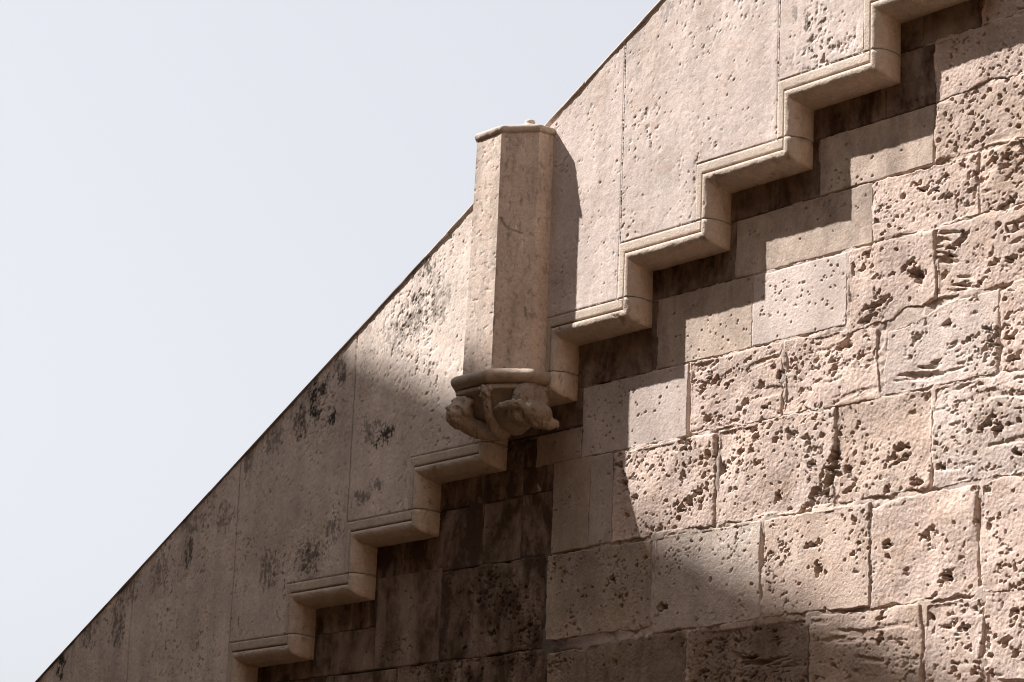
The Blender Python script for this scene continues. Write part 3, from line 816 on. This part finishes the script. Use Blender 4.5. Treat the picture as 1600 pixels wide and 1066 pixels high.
for (a_, b_) in (((-4.315, -1.02), (-4.28, -1.10)), ((-4.28, -1.10), (-4.25, -1.13)), ((-4.25, -1.13), (-4.16, -1.165)), ((-4.33, -1.95), (-4.345, -2.10)), ((-4.12, -1.86), (-4.11, -1.95))):
    ex, ez = b_[0] - a_[0], b_[1] - a_[1]
    px_, pz_ = V[:, 0] + .008 * perlin(V[:, 2] * 30, V[:, 0] * 30, 642), V[:, 2] + .008 * perlin(V[:, 2] * 26, V[:, 0] * 26, 643)
    t_ = np.clip(((px_ - a_[0]) * ex + (pz_ - a_[1]) * ez) / (ex * ex + ez * ez), 0, 1)
    dd = np.hypot(px_ - a_[0] - t_ * ex, pz_ - a_[1] - t_ * ez)
    sx = np.maximum(sx, .62 * sstep(.0095, .003, dd) * (V[:, 1] < -.16))
finish("shaft", V, Q, m, M_panel, pil, (.62, .50, .41), 5.1, .05, sharp=22, disp=.0022, stain=np.clip(sx, 0, .85))
# cap: fascia with a rounded edge and a low roof
lv = [(-.30, -.075, 0), (-.16, -.098, 0), (-.04, -.120, 0), (.000, -.130, 0), (.012, -.137, 0), (.019, -.148, 0), (.021, -.165, 0), (.019, -.184, 0), (.012, -.195, 0), (.0, -.198, 0), (-.015, -.203, 0)]
V, Q, m = prism_loft(lv, nsub=16)
cap = finish("cap", V, Q, m, M_panel, pil, (.55, .455, .38), 6.3, .14, sharp=50, disp=.004)
# finial: a worn knob on the roof of the cap
fb = bmesh.new()
prof = [(0, .0), (.055, .0), (.075, .012), (.078, .03), (.062, .05), (.045, .058), (.05, .072), (.045, .09), (.025, .102), (0, .106)]
rings = []
for r, z in prof:
    rings.append([fb.verts.new(((PXC + .06 + r * math.cos(t)) * S, (-.04 + r * math.sin(t)) * S, (-.088 + z) * S)) for t in [2 * math.pi * i / 16 for i in range(16)]])
for a_, b_ in zip(rings[:-1], rings[1:]):
    for i in range(16):
        fb.faces.new((a_[i], a_[(i + 1) % 16], b_[(i + 1) % 16], b_[i]))
bmesh.ops.remove_doubles(fb, verts=fb.verts, dist=1e-5)
fo = bm_obj("finial", fb, M_panel, cap, tint=(.52, .43, .36), seed=7.0, dirt=.15)
fo.data.shade_smooth()
# corbel: torus, hollow and carved mass
tor = [(.025 + .085 * math.sin(t), -2.507 + .066 * math.cos(t), .055) for t in [math.pi * i / 12 for i in range(13)]]
lv = [(-.05, -2.4395, .055), (.012, -2.441, .055)] + tor + [(.052, -2.590, .055), (.060, -2.603, .055), (.058, -2.622, .055), (.040, -2.634, .055), (.012, -2.648, .055), (-.012, -2.68, .055), (-.035, -2.73, .05), (-.085, -2.80, .04), (-.17, -2.87, .02), (-.27, -2.92, -.03), (-.36, -2.955, -.06)]
V, Q, m = prism_loft(lv, nsub=14)
cor = finish("corbel", V, Q, m, M_roll, pil, (.47, .38, .30), 8.2, .34, sharp=45, disp=.004)

def blobs(name, parts, voxel, tint, seed, dirt, smooth_it=2):
    """a carved lump: overlapping ellipsoids and limbs fused by a voxel remesh"""
    b = bmesh.new()
    for p in parts:
        if p[0] == 'e':
            _, c, r, rot = p
            res = bmesh.ops.create_uvsphere(b, u_segments=20, v_segments=12, radius=1.0)
            Rm = Euler([math.radians(t) for t in rot]).to_matrix()
            for v in res['verts']:
                q = Rm @ Vector((v.co.x * r[0], v.co.y * r[1], v.co.z * r[2])); v.co = (q + Vector(c)) * S
        else:
            _, pts, rad = p
            for i in range(len(pts) - 1):
                A, B = Vector(pts[i]), Vector(pts[i + 1]); k = max(2, int((B - A).length / (.35 * rad[i])))
                for j in range(k + 1):
                    f = j / k; r = rad[i] + (rad[i + 1] - rad[i]) * f
                    res = bmesh.ops.create_uvsphere(b, u_segments=14, v_segments=9, radius=r * S)
                    for v in res['verts']: v.co += A.lerp(B, f) * S
    me = bpy.data.meshes.new(name); b.to_mesh(me); b.free()
    o = link(name, me, M_roll, cor, tint, seed, dirt)
    md = o.modifiers.new("fuse", 'REMESH'); md.mode = 'VOXEL'; md.voxel_size = voxel * S; md.use_smooth_shade = True
    sm = o.modifiers.new("wear", 'SMOOTH'); sm.factor = .5; sm.iterations = smooth_it
    dg = bpy.context.evaluated_depsgraph_get()
    me2 = bpy.data.meshes.new_from_object(o.evaluated_get(dg)); o.modifiers.clear(); o.data = me2
    if not me2.materials: me2.materials.append(M_roll)
    co = np.empty(len(me2.vertices) * 3, np.float32); me2.vertices.foreach_get('co', co); co = co.reshape(-1, 3) / S
    nr_ = np.empty(len(me2.vertices) * 3, np.float32); me2.vertices.foreach_get('normal', nr_); nr_ = nr_.reshape(-1, 3)
    u, w = co[:, 0] + .8 * co[:, 1], co[:, 2] - .7 * co[:, 1]
    dn = .006 * fbm(u * 11, w * 11, 900, 3, .6) + .003 * fbm(u * 36, w * 36, 901, 2) - .012 * sstep(.45, .7, fbm(u * 15, w * 15, 902, 3, .6))
    me2.vertices.foreach_set('co', ((co + nr_ * dn[:, None]) * S).astype(np.float32).ravel()); me2.update()
    me2.shade_smooth()
    return o
CT = (.44, .35, .27)
# left: a round head turned out and down, at the corner of the corbel
blobs("carved_head", [
    ('e', (-4.745, -.43, -2.80), (.135, .13, .140), (0, 0, 0)),
    ('e', (-4.700, -.545, -2.825), (.060, .050, .045), (0, 0, 0)),
    ('e', (-4.715, -.565, -2.785), (.020, .028, .032), (0, 0, 0)),
    ('e', (-4.775, -.530, -2.752), (.050, .030, .020), (0, 0, 12)),
    ('e', (-4.665, -.530, -2.752), (.046, .030, .020), (0, 0, -12)),
    ('e', (-4.770, -.552, -2.775), (.016, .014, .012), (0, 0, 0)),
    ('e', (-4.668, -.550, -2.778), (.016, .014, .012), (0, 0, 0)),
    ('e', (-4.700, -.540, -2.880), (.052, .030, .020), (0, 0, 0)),
    ('e', (-4.605, -.46, -2.78), (.028, .05, .065), (0, 0, 0)),
    ('c', [(-4.86, -.40, -2.74), (-4.80, -.44, -2.685), (-4.70, -.45, -2.675), (-4.62, -.42, -2.70)], [.040, .046, .046, .040]),
    ('c', [(-4.70, -.37, -2.895), (-4.66, -.28, -2.935), (-4.60, -.14, -2.955)], [.085, .085, .07]),
    ('e', (-4.56, -.12, -2.95), (.10, .12, .07), (0, 0, 0)),
], .0095, CT, 9.1, .45, 1)
# middle: a stem with a small knot of leaves under the torus
blobs("carved_stem", [
    ('c', [(-4.335, -.445, -2.69), (-4.352, -.415, -2.79), (-4.385, -.36, -2.88), (-4.43, -.27, -2.945)], [.036, .038, .043, .05]),
    ('e', (-4.325, -.475, -2.655), (.042, .035, .035), (0, 0, 0)), ('e', (-4.378, -.475, -2.635), (.032, .03, .028), (0, 0, 0)),
    ('e', (-4.280, -.455, -2.635), (.032, .03, .028), (0, 0, 0)), ('e', (-4.292, -.46, -2.69), (.03, .028, .026), (0, 0, 0)),
    ('e', (-4.370, -.47, -2.69), (.030, .028, .026), (0, 0, 0)), ('e', (-4.33, -.49, -2.615), (.024, .024, .02), (0, 0, 0)),
], .009, CT, 9.7, .42, 1)
# right: a crouched, rounded body with one arm laid across it
blobs("carved_body", [
    ('e', (-4.04, -.13, -2.845), (.16, .20, .115), (0, 8, 22)),
    ('e', (-4.09, -.14, -2.73), (.13, .19, .19), (0, 0, 0)),
    ('e', (-4.14, -.20, -2.87), (.14, .17, .09), (0, 18, 25)),
    ('c', [(-4.26, -.385, -2.818), (-4.16, -.40, -2.805), (-4.04, -.365, -2.795), (-3.99, -.33, -2.795)], [.028, .038, .043, .038]),
    ('c', [(-4.06, -.08, -2.89), (-4.0, .0, -2.92), (-3.96, .05, -2.93)], [.085, .065, .045]),
    ('e', (-3.96, -.10, -2.945), (.055, .06, .030), (0, 0, 20)),
    ('e', (-3.985, -.16, -2.955), (.03, .05, .025), (0, 0, 20)),
], .0095, CT, 10.3, .45, 1)
print("tris", sum(len(o.data.loop_triangles) if False else len(o.data.polygons) for o in bpy.data.objects if o.type == 'MESH') * 2)
